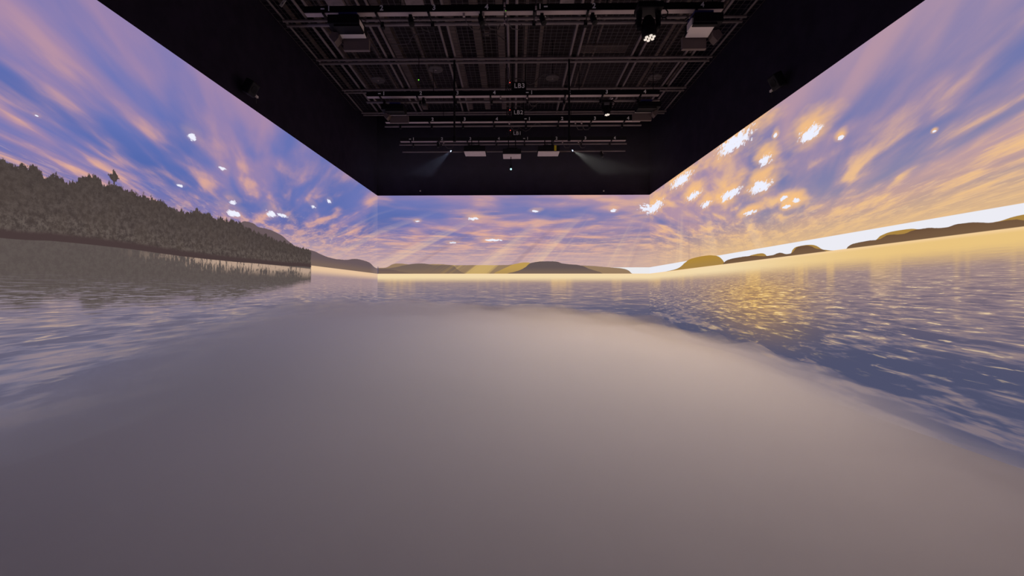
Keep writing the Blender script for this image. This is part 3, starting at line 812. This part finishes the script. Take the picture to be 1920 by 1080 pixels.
# large wall projectors hanging from the bars, white casing seen from below
def big_projector(px, py, Y, sgn, label, s=1.0, sw=1.0, wh=1.0, bar_y=6.7):
    """px,py: near bottom edge centre of the white casing. sgn +1 hood towards the right."""
    p = at(px, py, Y)
    t = thing('projector', label, 'projector', p, 'large projectors hanging at the sides')
    MB().bbox((0.05 * sgn, 0.0, 0.17 * s), (0.44 * sw, 0.42 * s, 0.15 * s)).build('body', M['black'], t, bevel=0.012)
    R_ = Matrix.Rotation(math.radians(-8), 3, 'X')
    MB().bbox((0.0, 0.17 * s * (1 - wh) - 0.02, 0.075 * s), (0.36 * sw, 0.34 * s * wh, 0.022 * s), R_).build('casing_cover', M['white'], t, bevel=0.006)['label'] = 'white underside cover'
    MB().bbox((-0.19 * sgn * s, -0.06, 0.13 * s), (0.035 * s, 0.2 * s, 0.12 * s)).build('end_cap', M['white'], t, bevel=0.006)
    if wh < 1: MB().bbox((0, -0.02 - 0.17 * s * wh, 0.078 * s), (0.36 * sw, 0.34 * s * (1 - wh), 0.04 * s)).build('front_cover', M['black'], t)
    MB().bbox((-0.02 * sgn, 0.20, -0.02 * s), (0.38 * sw, 0.06, 0.20 * s)).build('rear_hood', M['browncase'], t)
    v = [(0.20, 0.0, 0.10), (0.32, 0.0, 0.11), (0.38, 0.0, 0.02), (0.29, 0.0, -0.08), (0.22, 0.0, -0.0)]
    vs = [Vector((a * sgn * s, b + 0.02, c * s)) for a, b, c in v] + [Vector((a * sgn * s, b + 0.16, c * s)) for a, b, c in v]
    fs = [tuple(range(5)) if sgn < 0 else tuple(reversed(range(5))), tuple(reversed(range(5, 10))) if sgn < 0 else tuple(range(5, 10))] + \
         [(i, (i + 1) % 5, (i + 1) % 5 + 5, i + 5) for i in range(5)]
    MB().add(vs, fs).build('lens_hood', M['browncase'], t)
    MB().bbox((0, 0.0, 0.30 * s), (0.30 * s, 0.30 * s, 0.03)).build('mount_plate', M['blue'], t)['label'] = 'blue mounting plate'
    top = ZB - 0.035 - p.z; yo = bar_y + 0.32 - Y
    for sg in (-1, 1):
        MB().tube((0.09 * sg, 0.02, 0.31 * s), (0.06 * sg, yo, top - 0.03), 0.014, 8).build('mount_arm', M['blackm'], t)
        MB().bbox((0.06 * sg, yo, top - 0.02), (0.04, 0.06, 0.04)).build('clamp', M['blackm'], t)
    pts = [Vector((-0.22 * sgn, 0.0, 0.22)) + Vector((-0.03 * math.sin(k * 1.1) * sgn, -0.02, 0.012 * k)) for k in range(8)]
    MB().path(pts, 0.008, 6).build('power_cable', M['cable'], t)
    return t, p
t, pA = big_projector(658, 69, 6.72, -1, 'black projector with thin white lower edge hanging under the nearest bar on the left', 0.95, 1.1, 0.35)
t, pB = big_projector(1313, 66, 6.72, 1, 'black projector with broad white casing hanging under the nearest bar on the right', 0.95, 1.0, 0.8)
t, pC = big_projector(743, 217, 9.80, -1, 'dark projector hanging on the left under the bar marked LB3', 0.8, 1.15, 0.12, 9.6)
t, pD = big_projector(1210, 212, 9.80, 1, 'dark projector hanging on the right under the bar marked LB3', 0.8, 1.15, 0.12, 9.6)

def flat_projector(px, py, Y, wpx, label, lens_px=None, sticker=False):
    p = at(px, py, Y); W = wpx * Y / F_PX
    t = thing('ceiling_projector', label, 'projector', p, 'pale projectors beside the end wall')
    MB().bbox((0, 0, 0.09), (W, 0.42, 0.15)).build('body', M['black'], t, bevel=0.012)
    MB().bbox((0, -0.01, 0.008), (W * 0.98, 0.42, 0.02)).build('casing_cover', M['greycase'], t, bevel=0.006)['label'] = 'light grey underside cover'
    MB().bbox((0.1, -0.08, -0.004), (0.03, 0.03, 0.008)).build('foot', M['white'], t)
    MB().bbox((0, 0.0, 0.20), (0.30, 0.26, 0.03)).build('mount_plate', M['blackm'], t)
    for sg in (-1, 1):
        MB().tube((0.1 * sg, 0, 0.2), (0.1 * sg, 0, ZB - p.z), 0.014, 8).build('mount_arm', M['blackm'], t)
    MB().path([Vector((-0.1 + 0.05 * k, -0.1, 0.22 + 0.04 * math.sin(k * 1.7))) for k in range(6)], 0.009, 6).build('power_cable', M['cable'], t)
    if lens_px:
        q = at(lens_px[0], lens_px[1], Y) - p; sg = 1 if q.x > 0 else -1
        a = MB().tube((W / 2 * sg, 0, 0.06), (q.x - 0.03 * sg, 0, q.z), 0.012, 8).build('lens_arm', M['joist'], t)
        MB().lathe((q.x - 0.03 * sg, 0, q.z), (sg, -0.55, -0.35), [(0, 0), (0, 0.022), (0.04, 0.030), (0.045, 0.022), (0.045, 0)], 16).build('lens_barrel', M['black'], a)
        MB().lathe((q.x, -0.02, q.z), (0.35 * sg, -0.9, -0.3), [(0, 0), (0, 0.024), (0.02, 0.018), (0.026, 0.0)], 14).build('lens', M['lens_on'], a)
    if sticker:
        MB().bbox((0.18, -0.215, 0.10), (0.06, 0.006, 0.15)).build('sticker', M['yellow'], t)['label'] = 'yellow warning sticker'
    return t, p
t, pE = flat_projector(891, 289, 12.15, 40, 'pale grey projector left of centre with a lit lens on its left', (846, 284))
t, pF = flat_projector(960, 294, 12.15, 34, 'pale grey middle projector of the three by the end wall', None)
t, pG = flat_projector(1028, 289, 12.15, 40, 'pale grey projector right of centre with a yellow sticker', (1073, 283), True)
p = at(958, 318, 12.1)
t = thing('spotlight', 'small fixture with a glowing blue-white lens below the middle projector', 'stage light', p)
MB().lathe((0, 0, 0.01), (0, 0.5, 1), [(0, 0.0), (0, 0.035), (0.10, 0.045), (0.16, 0.03), (0.17, 0)], 16).build('housing', M['black'], t)
MB().lathe((0, -0.01, 0.01), (0, -0.8, -0.6), [(0, 0.03), (0.012, 0.024), (0.02, 0)], 16).build('lens', M['lens_teal'], t)
MB().tube((0, 0.05, 0.12), (0, 0.05, 0.385), 0.012, 8).build('bracket', M['blackm'], t)

# wall speakers high on the side walls
for px, py, X_, sg, lb in ((453, 165, XL, 1, 'above the forest screen'), (1474, 152, XR, -1, 'above the sunset screen')):
    y, z = at_wall(px, py, X_)
    t = thing('wall_speaker', 'small black loudspeaker on a bracket high on the side wall ' + lb, 'loudspeaker', (X_ + 0.0, y, z), 'small loudspeakers on the side walls')
    R_ = Matrix.Rotation(math.radians(28 * sg), 3, 'Y')
    MB().bbox((0.15 * sg, 0, 0), (0.15, 0.20, 0.24), R_).build('cabinet', M['black'], t, bevel=0.02)
    MB().lathe((0.15 * sg, 0, 0) , R_ @ Vector((sg, 0, 0)), [(0.075, 0.0), (0.075, 0.06), (0.081, 0.065), (0.079, 0.045), (0.075, 0.0)], 20).build('driver', M['blackm'], t)
    MB().tube((0.0 * sg, 0, 0.02), (0.12 * sg, 0, 0.02), 0.015, 8).build('bracket', M['blackm'], t)
for px, py, X_, lb in ((479.5, 181, XL, 'forest'), (1448, 170, XR, 'sunset')):
    y, z = at_wall(px, py, X_)
    sg = 1 if X_ < 0 else -1
    t = thing('wall_sensor', 'tiny pale sensor on the black side wall above the %s screen' % lb, 'sensor', (X_, y, z), 'tiny sensors on the side walls')
    MB().bbox((0.015 * sg, 0, 0), (0.03, 0.07, 0.035)).build('sensor_face', M['white'], t)
    MB().tube((0.01 * sg, 0, 0.02), (0.01 * sg, 0, 0.14), 0.004, 6).tube((0.01 * sg, 0, -0.02), (0.01 * sg, 0, -0.12), 0.004, 6).build('lead', M['cable'], t)
for px in (788, 1132):
    p = at(px, 358, YB)
    tag(MB().bbox((0, 0, 0), (0.04, 0.02, 0.04)).build('wall_hook', M['greycase'], None, (p.x, YB - 0.0, p.z)),
        'tiny grey hook on the black end wall above the screen, %s' % ('left side' if px < 900 else 'right side'), 'hook', 'tiny hooks over the end screen')

# ------------------------------------------------------------------ projectors' light on the fog
for p, tg, pw, col in ((pA, (-1.4, 5.2, 0), 100, (0.50, 0.58, 1.0)), (pB, (1.9, 5.6, 0), 540, (1.0, 0.82, 0.78)),
                       (pC, (-1.2, 9.0, 0), 110, (0.92, 0.80, 0.84)), (pD, (2.7, 8.2, 0), 360, (1.0, 0.70, 0.30))):
    throw((p.x * 0.9, p.y - 0.25, p.z - 0.2), tg, pw, col, 110)

# beams of the two lit lenses in the thin haze by the end wall
for p, tg, pw, col in ((at(846, 284, 12.13), (-4.4, 11.9, 3.3), 160, (0.55, 0.65, 1.0)), (at(1073, 283, 12.13), (4.6, 11.7, 3.8), 300, (0.95, 0.95, 0.85))):
    throw(p + Vector((0.04 if p.x > 0 else -0.04, 0, -0.01)), tg, pw, col, 40, radius=0.02)
def haze_material():
    g = G('thin_haze'); v = g.new('ShaderNodeVolumeScatter')
    v.inputs['Color'].default_value = (0.9, 0.9, 0.95, 1); v.inputs['Density'].default_value = 0.020; v.inputs['Anisotropy'].default_value = 0.3
    o = g.new('ShaderNodeOutputMaterial'); g.t.links.new(v.outputs[0], o.inputs['Volume'])
    return g.mat
tag(MB().box(XL + 0.02, XR - 0.02, 11.4, YB - 0.02, 4.86, 6.25).build('haze', haze_material()),
    'thin haze in front of the black end wall, catching two projector beams', 'haze', kind='stuff')
